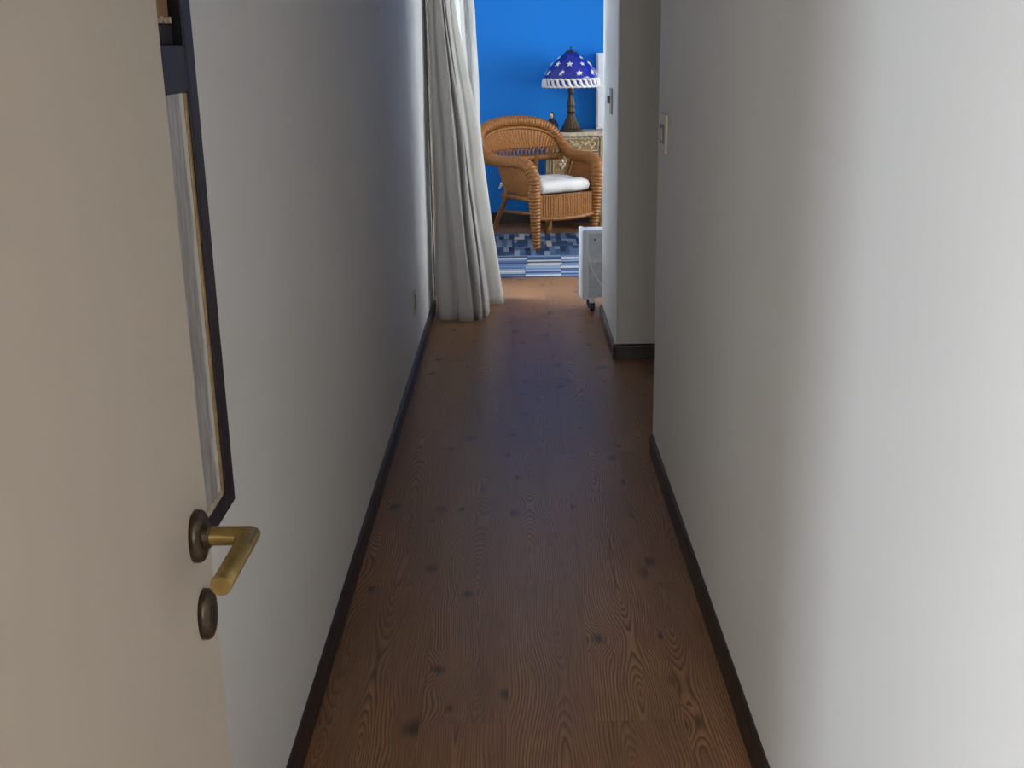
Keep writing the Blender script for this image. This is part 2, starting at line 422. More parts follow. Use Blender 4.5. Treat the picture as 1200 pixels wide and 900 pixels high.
struct(link('wall_far_right', B((LX1, LX1 + 0.1, Y6 - 0.1, U0, 0, CH), (LX1, LX1 + 0.1, U1, YB + 0.1, 0, CH), (LX1, LX1 + 0.1, U0, U1, 0, UZ0), (LX1, LX1 + 0.1, U0, U1, UZ1, CH)), 'wall'))
struct(link('wall_far_front', B((SX1, LX1, Y6 - 0.1, Y6, 0, CH)), 'wall'))
struct(link('wall_side_end', B((SX1, SX1 + 0.1, YR - 0.1, Y5 + 0.1, 0, CH)), 'shaded_wall'))
struct(link('wall_side_front', B((XR + 0.14, SX1, YR - 0.1, YR, 0, CH)), 'shaded_wall'))
DX0, DX1, DZ = -0.40, 0.47, 2.12                   # entry doorway
struct(link('wall_entry', B((EX0, DX0, YE - 0.13, YE, 0, CH), (DX1, EX1, YE - 0.13, YE, 0, CH), (DX0, DX1, YE - 0.13, YE, DZ, CH)), 'wall'))
struct(link('wall_entry_left', B((EX0 - 0.1, EX0, EY0 - 0.1, YE, 0, CH)), 'wall'))
struct(link('wall_entry_right', B((EX1, EX1 + 0.1, EY0 - 0.1, YE, 0, CH)), 'wall'))
V0, V1, VZ0, VZ1, Q0, Q1 = -2.52, -1.82, 0.75, 2.35, -1.7, 0.7       # unseen windows behind the camera; the wide one is added for fill
struct(link('wall_entry_back', B((EX0, V0, EY0 - 0.12, EY0, 0, CH), (V1, Q0, EY0 - 0.12, EY0, 0, CH), (Q1, EX1, EY0 - 0.12, EY0, 0, CH), (Q0, Q1, EY0 - 0.12, EY0, 0, VZ0), (Q0, Q1, EY0 - 0.12, EY0, VZ1, CH), (V0, V1, EY0 - 0.12, EY0, 0, VZ0), (V0, V1, EY0 - 0.12, EY0, VZ1, CH)), 'wall'))

# baseboards with a rounded top edge
def baseboard(name, a, b, nrm, h=0.076, t=0.013):
    a, b, nrm = Vector(a + (0,)), Vector(b + (0,)), Vector(nrm + (0,))
    bm = bmesh.new(); prof = [(0, 0), (t, 0), (t, h - 0.014), (t * 0.8, h - 0.006), (t * 0.35, h), (0, h)]
    ring_faces(bm, [[bm.verts.new(p + nrm * d + Vector((0, 0, z))) for d, z in prof] for p in (a, b)])
    return struct(link(name, bm, 'base'))
baseboard('baseboard_left', (XL, YE), (XL, W2Y0), (1, 0))
baseboard('baseboard_right', (XR, YE), (XR, YR - 0.02), (-1, 0))
baseboard('baseboard_stub_side', (XS - 0.005, Y5 - 0.013), (XS - 0.005, Y6), (-1, 0))
baseboard('baseboard_stub_front', (XS - 0.012, Y5), (SX1, Y5), (0, -1))
baseboard('baseboard_back', (XL, YB), (LX1, YB), (0, -1), 0.10)
baseboard('baseboard_side_front', (XR + 0.14, YR), (SX1, YR), (0, 1))

# --- framed two-light opening in the left wall, behind the open door
w1 = struct(link('window_1', B((XL - 0.10, XL + 0.005, WY0, WY0 + 0.05, WZ0, WZ1), (XL - 0.10, XL + 0.005, WY1 - 0.05, WY1, WZ0, WZ1),
                               (XL - 0.10, XL + 0.005, WY0 + 0.05, WY1 - 0.05, WZ0, WZ0 + 0.032), (XL - 0.10, XL + 0.005, WY0 + 0.05, WY1 - 0.05, WZ1 - 0.04, WZ1), bev=0.003), 'frame'))
y0, y1 = WY0 + 0.05, WY1 - 0.05
link('rail', B((XL - 0.09, XL + 0.003, y0, y1, 1.482, 1.552), bev=0.003), 'frame', w1)
link('rail', B((XL - 0.10, XL - 0.010, y0, y1 - 0.008, 1.552, 1.583), bev=0.002), 'frame', w1)
link('bead', B((XL - 0.012, XL + 0.001, y1 - 0.012, y1, WZ0 + 0.032, 1.482), (XL - 0.012, XL + 0.001, y0, y0 + 0.014, WZ0 + 0.032, 1.482), bev=0.002), 'gold', w1)['label'] = 'thin gilt bead inside the dark frame'
link('bead', B((XL - 0.012, XL + 0.001, y0 + 0.014, y1 - 0.014, WZ0 + 0.032, WZ0 + 0.044), bev=0.002), 'limed', w1)
link('pane', B((XL - 0.014, XL - 0.0025, y0, y1, WZ0 + 0.032, 1.482)), 'washed', w1)['label'] = 'whitewashed streaky lower pane'
link('reveal_board', B((XL - 0.024, XL - 0.012, y0, 1.813, 1.583, WZ1 - 0.04), bev=0.002), 'brownboard', w1)
link('back_board', B((XL - 0.125, XL - 0.10, y0, y1, 1.552, WZ1 - 0.04)), 'frame', w1)
bmc = bmesh.new(); rc = random.Random(3)
for k in range(9):
    yy = 1.808 - rc.random() * 0.06; s = 0.0015 + rc.random() * 0.0025
    box(bmc, XL - 0.012, XL - 0.008, yy - s, yy + s, 1.584, 1.584 + s * 2.4)
link('mortar_crumbs', bmc, 'limed', w1)

# --- balcony window of the far room (dark jambs, glazed leaves)
w2 = struct(link('window_2', B((XL - 0.12, XL + 0.01, W2Y0, W2Y0 + 0.055, 0, W2Z1), (XL - 0.12, XL + 0.01, W2Y1 - 0.055, W2Y1, 0, W2Z1), (XL - 0.12, XL + 0.01, W2Y0 + .055, W2Y1 - .055, W2Z1 - 0.06, W2Z1),
                               (XL - 0.12, XL + 0.0, W2Y0 + .055, W2Y1 - .055, 0, 0.03)), 'sash'))
nl = 1; lw = (W2Y1 - W2Y0 - 0.11) / nl
for k in range(nl):
    a = W2Y0 + 0.055 + k * lw + 0.002; b = a + lw - 0.004; x0, x1 = XL - 0.09, XL - 0.05
    s = link('sash', B((x0, x1, a, a + 0.05, 0.032, 2.238), (x0, x1, b - 0.05, b, 0.032, 2.238), (x0, x1, a + 0.05, b - 0.05, 0.032, 0.12), (x0, x1, a + 0.05, b - 0.05, 2.17, 2.238), bev=0.004), 'sash', w2)
    link('pane', B((x0 + 0.018, x0 + 0.022, a + 0.05, b - 0.05, 0.12, 2.17)), 'glass', s)

# --- window of the room behind the camera
w3 = struct(link('window_3', B((V0, V0 + 0.05, EY0 - 0.1, EY0, VZ0, VZ1), (V1 - 0.05, V1, EY0 - 0.1, EY0, VZ0, VZ1), (V0 + .05, V1 - .05, EY0 - 0.1, EY0, VZ0, VZ0 + 0.05), (V0 + .05, V1 - .05, EY0 - 0.1, EY0, VZ1 - 0.05, VZ1)), 'white_wood'))
link('pane', B((V0 + 0.05, V1 - 0.05, EY0 - 0.06, EY0 - 0.055, VZ0 + 0.05, VZ1 - 0.05)), 'glass', w3)

w4 = struct(link('fill_window', B((Q0, Q0 + 0.05, EY0 - 0.1, EY0, VZ0, VZ1), (Q1 - 0.05, Q1, EY0 - 0.1, EY0, VZ0, VZ1), (Q0 + .05, Q1 - .05, EY0 - 0.1, EY0, VZ0, VZ0 + 0.05), (Q0 + .05, Q1 - .05, EY0 - 0.1, EY0, VZ1 - 0.05, VZ1)), 'white_wood'))  # unseen wide window, added to let the fill light into the corridor
link('pane', B((Q0 + 0.05, Q1 - 0.05, EY0 - 0.06, EY0 - 0.055, VZ0 + 0.05, VZ1 - 0.05)), 'glass', w4)
w5 = struct(link('window_5', B((LX1, LX1 + 0.09, U0, U0 + 0.05, UZ0, UZ1), (LX1, LX1 + 0.09, U1 - 0.05, U1, UZ0, UZ1), (LX1, LX1 + 0.09, U0 + 0.05, U1 - 0.05, UZ0, UZ0 + 0.05), (LX1, LX1 + 0.09, U0 + 0.05, U1 - 0.05, UZ1 - 0.05, UZ1)), 'white_wood'))
link('pane', B((LX1 + 0.05, LX1 + 0.055, U0 + 0.05, U1 - 0.05, UZ0 + 0.05, UZ1 - 0.05)), 'glass', w5)

# --- entry door, swung open along the corridor, with its frame
tr = struct(link('trim_1', B((DX0, DX0 + 0.02, YE - 0.13, YE + 0.004, 0, DZ), (DX1 - 0.02, DX1, YE - 0.13, YE + 0.004, 0, DZ), (DX0 + .02, DX1 - .02, YE - 0.13, YE + 0.004, DZ - 0.02, DZ)), 'door'))
XD, DY0, DY1 = -0.36, 0.41, 1.212
door = struct(link('door_1', B((XD - 0.036, XD, DY0, DY1, 0.012, 2.09), bev=0.0015), 'door'))
def rosette(name, zc, yc, hw, hh, label):
    bm = bmesh.new(); rings = []
    for f, d in ((1.0, 0.0), (1.0, 0.006), (0.93, 0.0095), (0.6, 0.0105), (0.3, 0.0108)):
        rings.append([bm.verts.new((XD + d, yc + hw * f * math.copysign(abs(math.cos(a)) ** 0.85, math.cos(a)), zc + hh * f * math.copysign(abs(math.sin(a)) ** 0.95, math.sin(a)))) for a in [2 * PI * i / 40 for i in range(40)]])
    ring_faces(bm, rings)
    o = link(name, bm, 'bronze', door, True); o['label'] = label; return o
HY, HZ = 1.158, 1.033
rosette('rosette', HZ, HY, 0.0265, 0.029, 'dark oval rosette')
esc = rosette('escutcheon', 0.937, HY + 0.002, 0.0245, 0.029, 'dark oval keyhole escutcheon')
bmk = bmesh.new()
rr = [[bmk.verts.new((XD + d, HY + 0.002 + 0.0042 * math.cos(a), 0.942 + 0.0042 * math.sin(a))) for a in [2 * PI * i / 16 for i in range(16)]] for d in (0.009, 0.0118)]
ring_faces(bmk, rr); box(bmk, XD + 0.009, XD + 0.0118, HY - 0.0005, HY + 0.0045, 0.924, 0.942)
link('keyhole', bmk, 'black', esc)
# lever: neck out of the rosette, mitred elbow, straight grip back towards the hinge
bmh = bmesh.new()
hx = XD + 0.060; R = 0.0108
path = [Vector((XD + 0.008, HY, HZ)), Vector((hx, HY, HZ)), Vector((hx - 0.004, HY - 0.114, HZ - 0.004))]
n = 24; rings = []
def ringat(c, nrm, seg=n, r=R, mit=None):
    return None
ang = [2 * PI * i / n for i in range(n)]
rings.append([bmh.verts.new((path[0].x, HY + R * math.cos(a), HZ + R * math.sin(a))) for a in ang])
rings.append([bmh.verts.new((path[1].x + R * math.cos(a) * 1.0 - 0.004, HY + R * math.cos(a), HZ + R * math.sin(a))) for a in ang])
rings.append([bmh.verts.new((path[1].x + R * math.cos(a) * 1.0, HY + R * math.cos(a) - 0.004, HZ + R * math.sin(a))) for a in ang])
e = path[2]
for sc_, dy in ((1.0, 0.0), (0.93, -0.0012)):
    rings.append([bmh.verts.new((e.x + sc_ * R * math.cos(a), e.y + dy, e.z + sc_ * R * math.sin(a))) for a in ang])
ring_faces(bmh, rings)
lev = link('door_handle', bmh, 'brass', door)
for p in lev.data.polygons: p.use_smooth = len(p.vertices) == 4
lev.data.set_sharp_from_angle(angle=math.radians(40)) if hasattr(lev.data, 'set_sharp_from_angle') else None
lev['label'] = 'aged brass lever handle bent back along the door'
bmn = bmesh.new(); rings = [[bmn.verts.new((XD + d, HY + r * math.cos(a), HZ + r * math.sin(a))) for a in ang] for d, r in ((0.010, 0.0135), (0.0165, 0.0135), (0.0175, 0.0125))]
ring_faces(bmn, rings); link('collar', bmn, 'bronze', door, False)
link('latch_plate', B((XD - 0.028, XD - 0.008, DY1 - 0.0005, DY1 + 0.0012, 0.93, 1.13)), 'brass', door)

# ------------------------------------------------------------------ switches and socket on the walls
sw = thing('light_switch', 'cream light switch plate with dark rockers near the end of the right wall', 'switch', (XR, 4.03, 1.237))
link('plate', B((-0.011, 0, -0.078, 0.078, -0.066, 0.066), bev=0.003), 'cream_plastic', sw)
link('surround', B((-0.014, -0.010, -0.045, 0.05, -0.034, 0.030), bev=0.001), 'brown_plastic', sw)
for k in range(2): link('rocker', B((-0.019, -0.013, -0.038 + k * 0.044, 0.0 + k * 0.044, -0.022, 0.020), bev=0.002), 'grey_plastic', sw)
s2 = thing('light_switch', 'slim grey switch plate with dark button on the white wall corner', 'switch', (XS - 0.005, 5.93, 1.252))
link('plate', B((-0.008, 0, -0.055, 0.055, -0.064, 0.064), bev=0.003), 'grey_plastic', s2)
link('button', B((-0.020, -0.007, 0.015, 0.05, -0.012, 0.024), bev=0.002), 'brown_plastic', s2)
so = thing('wall_socket', 'small beige socket low on the left wall near the curtain', 'socket', (XL, 5.455, 0.338))
link('plate', B((0, 0.008, -0.04, 0.04, -0.06, 0.06), bev=0.003), 'cream_plastic', so)
link('outlet', B((0.007, 0.011, -0.022, 0.022, -0.034, 0.034), bev=0.002), 'brown_plastic', so)

# ------------------------------------------------------------------ curtains
rod = thing('curtain_rod', 'thin dark curtain rod above the balcony window', 'curtain rod', (XL + 0.07, 7.4, 2.42))
bm = bmesh.new(); tube(bm, [Vector((0, -0.80, 0)), Vector((0, 0.80, 0))], 0.011, 12); link('pole', bm, 'bronze', rod, True)
for s in (-1, 1):
    bm = bmesh.new(); lathe(bm, [(0.004, -0.02), (0.016, -0.012), (0.02, 0), (0.016, 0.012), (0.004, 0.02)], 14, origin=(0, s * 0.815, 0)); link('finial', bm, 'bronze', rod, True)
    link('bracket', B((-0.07, 0.0, s * 0.7 - 0.012, s * 0.7 + 0.012, -0.03, -0.008), bev=0.002), 'bronze', rod)

def curtain(name, label, mat, top, levels, z0, ztop, hem, nz=40, sub=10, base=(0, 0)):
    """levels: list of (z, [(x,y)...]) outlines with equal point counts from floor to rod"""
    o = thing(name, label, 'curtain', (base[0], base[1], 0))
    curves = [(z, [Vector((p.x, p.y)) for p in catmull([(x - base[0], y - base[1], 0) for x, y in pts], sub)]) for z, pts in levels]
    n = len(curves[0][1])
    rnd = random.Random(5); ph = [rnd.random() * 6 for _ in range(4)]
    def pos(i, z):
        for (za, ca), (zb, cb) in zip(curves, curves[1:]):
            if z <= zb or zb == curves[-1][0]:
                t = (z - za) / (zb - za); t = t * t * (3 - 2 * t) * 0.35 + t * 0.65
                p = ca[i].lerp(cb[i], t); break
        s = i / (n - 1)
        w = 0.006 * math.sin(z * 3.1 + s * 14 + ph[0]) + 0.004 * math.sin(z * 7.3 - s * 21 + ph[1])
        return Vector((p.x + w * 0.6, p.y + w, z))
    def build(za, zb, k, out=0.0):
        bm = bmesh.new(); V = []
        for i in range(n):
            V.append([bm.verts.new(pos(i, za + (zb - za) * j / k)) for j in range(k + 1)])
        for i in range(n - 1):
            for j in range(k): bm.faces.new((V[i][j], V[i + 1][j], V[i + 1][j + 1], V[i][j + 1]))
        return bm
    a = link('drape', build(z0, ztop, nz), mat, o, True); solidify(a, 0.002)
    b = link('hem_seam', build(z0 + hem, z0 + hem + 0.004, 1), mat, o, True); solidify(b, 0.004)
    return o
XC, YC = -0.40, 6.75
bot = [(-0.475, 6.78), (-0.47, 6.56), (-0.455, 6.49), (-0.40, 6.475), (-0.36, 6.50), (-0.345, 6.455), (-0.29, 6.435), (-0.262, 6.45), (-0.262, 6.52), (-0.225, 6.47), (-0.205, 6.50), (-0.212, 6.57), (-0.19, 6.54), (-0.178, 6.66), (-0.188, 6.84), (-0.15, 6.86), (-0.095, 6.90), (-0.088, 6.96), (-0.12, 7.06)]
def squeeze(k, dx, ky, y0): return [(-0.475 + (x + 0.475) * k + dx, 6.78 + (y - 6.78) * ky + y0) for x, y in bot]
mid = squeeze(0.70, -0.003, 0.85, 0.02)
up = squeeze(0.36, -0.008, 0.62, 0.10)
topc = squeeze(0.20, -0.01, 0.5, 0.16)
curtain('window_curtain', 'gathered off-white curtain hanging to the floor at the end of the left wall', 'curtain', None,
        [(0.0005, bot), (0.9, mid), (1.78, up), (2.405, topc)], 0.0005, 2.405, 0.075, base=(XC, YC))
b2 = [(-0.46, 7.40), (-0.40, 7.52), (-0.36, 7.60), (-0.335, 7.74), (-0.29, 7.62), (-0.25, 7.70), (-0.215, 7.82), (-0.19, 7.70), (-0.155, 7.74), (-0.145, 7.84), (-0.19, 7.98)]
m2 = [(-0.46, 7.42), (-0.43, 7.50), (-0.39, 7.58), (-0.365, 7.74), (-0.335, 7.62), (-0.30, 7.70), (-0.272, 7.82), (-0.262, 7.72), (-0.25, 7.74), (-0.245, 7.84), (-0.28, 7.98)]
t2 = [(-0.465, 7.42), (-0.44, 7.48), (-0.405, 7.52), (-0.38, 7.72), (-0.35, 7.58), (-0.325, 7.64), (-0.30, 7.78), (-0.29, 7.68), (-0.262, 7.70), (-0.258, 7.84), (-0.30, 7.98)]
tt = [(-0.47 + (x + 0.47) * 0.5, y) for x, y in t2]
curtain('window_curtain', 'white sheer curtain glowing with daylight behind the gathered off-white one', 'sheer', None,
        [(0.013, b2), (1.1, m2), (1.75, t2), (2.405, tt)], 0.013, 2.405, 0.05, base=(-0.35, 7.7))

# ------------------------------------------------------------------ rug
rx0, rx1, ry0, ry1 = -0.42, 1.55, 7.70, 9.50
rug = thing('patchwork_rug', 'blue and cream patchwork rug of striped woven patches under the wicker chair', 'rug', ((rx0 + rx1) / 2, (ry0 + ry1) / 2, 0))
cx, cy = rug.location.x, rug.location.y
link('backing', B((rx0 - cx, rx1 - cx, ry0 - cy, ry1 - cy, 0, 0.006)), 'rug_back', rug)
rg = random.Random(11); cache = {}
def patch(x0, x1, y0, y1, mat):
    w, h = (x1 - x0) / 2 - 0.001, (y1 - y0) / 2 - 0.001; key = (round(w, 4), round(h, 4), mat)
    if key not in cache:
        bm = bmesh.new(); c = 0.003
        rings = [[bm.verts.new((sx * a, sy * b, z)) for sx, sy in ((-1, -1), (1, -1), (1, 1), (-1, 1))] for a, b, z in ((w, h, 0.006), (w, h, 0.009), (w - c, h - c, 0.011))]
        ring_faces(bm, rings); o = link('patch', bm, mat, rug); cache[key] = o.data
    else:
        o = bpy.data.objects.new('patch', cache[key]); COL.objects.link(o); o.parent = rug
    o.location = ((x0 + x1) / 2 - cx, (y0 + y1) / 2 - cy, 0)
ys = [(7.705, 8.12, 'rug_stripe'), (8.12, 8.48, 'rug_stripe'), (8.48, 8.86, 'rug_chip'), (8.86, 9.20, 'rug_chip'), (9.20, 9.495, 'rug_chip')]
for j, (a, b, m_) in enumerate(ys):
    off = -0.20 + (0.0, 0.02, 0.09, 0.17, 0.05)[j]
    x = off - 0.25
    while x < rx1:
        x0, x1 = max(rx0 + .005, x), min(rx1 - .005, x + 0.25)
        if x1 - x0 > 0.02: patch(x0, x1, a, b, m_)
        x += 0.25

# ------------------------------------------------------------------ wicker armchair
ch = thing('wicker_armchair', 'honey coloured wicker armchair with rolled arms standing on the blue rug', 'chair', (0.372, 8.855, 0.011), math.radians(31))
V = Vector
def mir(p): return (-p[0], p[1], p[2])
half = [(-0.288, -0.012, 0.47), (-0.297, -0.012, 0.565), (-0.308, 0.04, 0.628), (-0.325, 0.15, 0.652), (-0.345, 0.30, 0.648), (-0.360, 0.45, 0.650), (-0.378, 0.585, 0.695), (-0.376, 0.67, 0.765), (-0.332, 0.722, 0.838), (-0.235, 0.750, 0.888), (-0.11, 0.762, 0.912), (0, 0.766, 0.918)]
rimctrl = half + [mir(p) for p in reversed(half[:-1])]
bm = bmesh.new()
ribbed(bm, rimctrl, lambda t: 0.043 + 0.006 * math.exp(-((min(t, 1 - t) - 0.04) / 0.05) ** 2), 0.027, 0.20, 14)
link('rolled_rim', bm, 'wicker', ch, True)
rimpts = catmull(rimctrl, 30); NR = len(rimpts) - 1
def rim(s):                     # s in 0..1 over the whole rim
    x = s * NR; i = min(NR - 1, int(x)); return rimpts[i].lerp(rimpts[i + 1], x - i)
# front posts, wrapped
for sg in (-1, 1):
    bm = bmesh.new()
    ribbed(bm, [(sg * 0.262, 0.0, 0.004), (sg * 0.268, 0.0, 0.15), (sg * 0.28, -0.006, 0.32), (sg * 0.288, -0.012, 0.48), (sg * 0.292, -0.012, 0.53)], lambda t: 0.027 + 0.020 * min(1, t * 1.5), 0.026, 0.20, 14)
    lg = link('leg', bm, 'wicker', ch, True)
    bm = bmesh.new(); tube(bm, [V((sg * 0.262, 0, 0)), V((sg * 0.2625, 0, 0.03))], 0.024, 12); link('foot', bm, 'cane', lg, True)
# rear legs: bare cane, splayed backwards
for sg in (-1, 1):
    bm = bmesh.new()
    pts, _ = resample(catmull([(sg * 0.262, 0.70, 0.0), (sg * 0.264, 0.57, 0.19), (sg * 0.268, 0.44, 0.36), (sg * 0.285, 0.425, 0.48), (sg * 0.335, 0.43, 0.63)], 10), 0.02)
    tube(bm, pts, 0.0185, 12); link('leg', bm, 'cane', ch, True)
# seat frame poles and stretchers
for sg in (-1, 1):
    bm = bmesh.new(); tube(bm, [V((sg * 0.275, 0.0, 0.375)), V((sg * 0.268, 0.25, 0.372)), V((sg * 0.266, 0.50, 0.37))], 0.02, 10); link('seat_rail', bm, 'cane', ch, True)
    bm = bmesh.new(); tube(bm, [V((sg * 0.268, 0.0, 0.27)), V((sg * 0.265, 0.56, 0.235))], 0.013, 10); link('stretcher', bm, 'cane', ch, True)
bm = bmesh.new(); tube(bm, [V((-0.266, 0.47, 0.345)), V((0.266, 0.47, 0.345))], 0.018, 10); link('seat_rail', bm, 'cane', ch, True)
bm = bmesh.new(); woven(bm, lambda s, t: V((-0.262 + 0.524 * s, 0.02 + 0.47 * t, 0.40)), 30, 30, 0.0025, 0.012); link('seat', bm, 'wicker', ch, True)
# apron
bm = bmesh.new()
woven(bm, lambda s, t: V((-0.255 + 0.51 * s, -0.014 - 0.03 * math.sin(PI * s), 0.240 + 0.168 * t - 0.012 * math.sin(PI * s) * (1 - t))), 48, 14, 0.0026, 0.010)
ap = link('apron', bm, 'wicker', ch, True)
bm = bmesh.new(); ribbed(bm, [(-0.255, -0.014, 0.238), (-0.12, -0.042, 0.228), (0, -0.047, 0.226), (0.12, -0.042, 0.228), (0.255, -0.014, 0.238)], lambda t: 0.016, 0.018, 0.15, 10); link('apron_roll', bm, 'wicker', ap, True)
# arm panels, closed from the arm roll down to the seat
for sg in (-1, 1):
    def armf(s, t, sg=sg):
        a = 0.055 + (0.215 - 0.055) * s      # stretch of the rim from the front post to the back
        tp = rim(a); tp = V((tp.x * -sg if False else (tp.x if sg < 0 else -tp.x), tp.y, tp.z - 0.02))
        bt = V((sg * 0.272, 0.0 + 0.42 * s, 0.385 + 0.02 * s))
        p = bt.lerp(tp, t); p.x += sg * 0.012 * math.sin(PI * t); return p
    bm = bmesh.new(); woven(bm, armf, 34, 14, 0.0020, 0.010); link('arm_panel', bm, 'wicker', ch, True)
# back panel (above the openwork) up to the rim
sA, sB = 0.285, 0.715
def back_low(s):
    u = 2 * s - 1; return V((0.362 * u, 0.600 + 0.075 * (1 - u * u), 0.705 - 0.0 * u * u))
def backf(s, t):
    tp = rim(sA + (sB - sA) * s); lo = back_low(s); p = lo.lerp(tp, t); p.y += 0.018 * math.sin(PI * t) * math.sin(PI * s); return p
bm = bmesh.new(); woven(bm, backf, 66, 18, 0.0026, 0.012); link('back_panel', bm, 'wicker', ch, True)
# relief arch band following the rim
bm = bmesh.new()
ribbed(bm, [tuple(backf(s, 0.74) + V((0, -0.012, 0))) for s in [0.10 + 0.8 * k / 12 for k in range(13)]], lambda t: 0.011, 0.02, 0.15, 8); link('arch_band', bm, 'wicker', ch, True)
# openwork: crossing strands between two rails
bm = bmesh.new(); NL = 20
def lowp(s, z):
    p = back_low(s); return V((p.x, p.y - 0.012 * (0.705 - z) / 0.07, z))
for k in range(NL):
    a, b = k / NL, (k + 1) / NL
    tube(bm, [lowp(a, 0.632), lowp(b, 0.715)], 0.0058, 6); tube(bm, [lowp(b, 0.632) + V((0, 0.006, 0)), lowp(a, 0.715) + V((0, 0.006, 0))], 0.0058, 6)
link('openwork', bm, 'wicker', ch, True)
bm = bmesh.new(); ribbed(bm, [tuple(lowp(k / 10, 0.622)) for k in range(11)], lambda t: 0.022, 0.02, 0.12, 10); link('back_rail', bm, 'wicker', ch, True)
for u in (-1, 1):
    bm = bmesh.new(); tube(bm, [V((u * 0.03, 0.47, 0.345)), V((u * 0.085, 0.56, 0.50)), V((u * 0.145, 0.655, 0.64))], 0.022, 12); link('back_upright', bm, 'cane', ch, True)

# cushion on the seat
cu = thing('seat_cushion', 'white tufted cotton cushion on the wicker seat', 'cushion', (0.372, 8.855, 0.42), math.radians(31))
bm = bmesh.new(); NU = 36
tufts = [(-0.11, 0.14), (0.11, 0.14), (-0.11, 0.34), (0.11, 0.34)]
def cush(a, b, side):
    x = (a * 2 - 1); y = (b * 2 - 1)
    f = lambda q: math.copysign(1 - (1 - abs(q)) ** 1.0, q)
    edge = max(0, 1 - max(abs(x), abs(y)) ** 7)
    X = 0.252 * x * (1 - 0.10 * max(0.0, -y) ** 5 - 0.02 * y * y); Yv = 0.222 + 0.246 * y * (1 - 0.04 * x * x + 0.02 * math.sin(6 * x))
    hh = 0.052 * (edge ** 0.45) if edge > 0 else 0
    for tx, ty in tufts: hh -= 0.020 * math.exp(-((X - tx) ** 2 + (Yv - ty) ** 2) / 0.0022)
    hh += 0.004 * math.sin(x * 9 + 1) * math.sin(y * 8) * edge
    return V((X, Yv, 0.052 + (hh if side > 0 else -min(hh, 0.052))))
for side in (1, -1): grid(bm, lambda a, b: cush(a, b, side), NU, NU)
bmesh.ops.remove_doubles(bm, verts=bm.verts, dist=1e-4)
cs = link('pad', bm, 'cushion', cu, True)
for tx, ty in tufts:
    bm = bmesh.new(); lathe(bm, [(0.002, 0), (0.009, 0.001), (0.008, 0.005), (0.002, 0.007)], 12, origin=(tx, ty, 0.082)); link('tuft_button', bm, 'cushion', cu, True)
# loose corner tie poking out beside the rear leg
bm = bmesh.new(); grid(bm, lambda s, t: V((-0.246 - 0.075 * s, 0.40 + 0.06 * t * (1 - 0.4 * s) + 0.03 * s, 0.052 + 0.02 * s - 0.055 * s * t + 0.008 * math.sin(6 * s))), 8, 5)
tie = link('corner_tie', bm, 'cushion', cu, True); solidify(tie, 0.006)

# ------------------------------------------------------------------ carved chest
CX0, CX1, CY0, CY1, CZ = 0.25, 0.75, 9.745, 10.11, 0.81
chest = thing('carved_chest', 'gilt and limed carved wooden chest behind the wicker chair', 'chest', ((CX0 + CX1) / 2, (CY0 + CY1) / 2, 0))
hw, hd = (CX1 - CX0) / 2, (CY1 - CY0) / 2
link('body', B((-hw + 0.045, hw - 0.045, -hd + 0.012, hd, 0.11, CZ - 0.03)), 'gilt_wood', chest)
link('top', B((-hw - 0.015, hw + 0.015, -hd - 0.015, hd, CZ - 0.03, CZ), bev=0.005), 'limed', chest)
for sx in (-1, 1):
    for sy in (-1, 1):
        x0 = sx * (hw - 0.0225); y0 = sy * (hd - 0.0225)
        lg = link('leg', B((x0 - 0.0225, x0 + 0.0225, y0 - 0.0225, y0 + 0.0225, 0, CZ - 0.03), bev=0.003), 'gilt_wood', chest)
        if sy < 0:
            link('edge_strip', B((x0 + 0.0150, x0 + 0.0200, y0 - 0.026, y0 - 0.022, 0.12, CZ - 0.04)), 'limed', lg)
            link('edge_strip', B((x0 - 0.0200, x0 - 0.0150, y0 - 0.026, y0 - 0.022, 0.12, CZ - 0.04)), 'limed', lg)
fx0, fx1, fy = -hw + 0.055, hw - 0.058, -hd + 0.012
def framed(name, a, b, z0, z1, mat):
    o = link(name, B((a, b, fy - 0.010, fy, z0, z1), bev=0.002), mat, chest)
    w = 0.009
    link('border', B((a, b, fy - 0.016, fy - 0.009, z0, z0 + w), (a, b, fy - 0.016, fy - 0.009, z1 - w, z1), (a, a + w, fy - 0.016, fy - 0.009, z0 + w, z1 - w), (b - w, b, fy - 0.016, fy - 0.009, z0 + w, z1 - w), bev=0.001), 'limed', o)
    return o
dr = framed('drawer', fx0, fx1, 0.655, 0.765, 'carved')
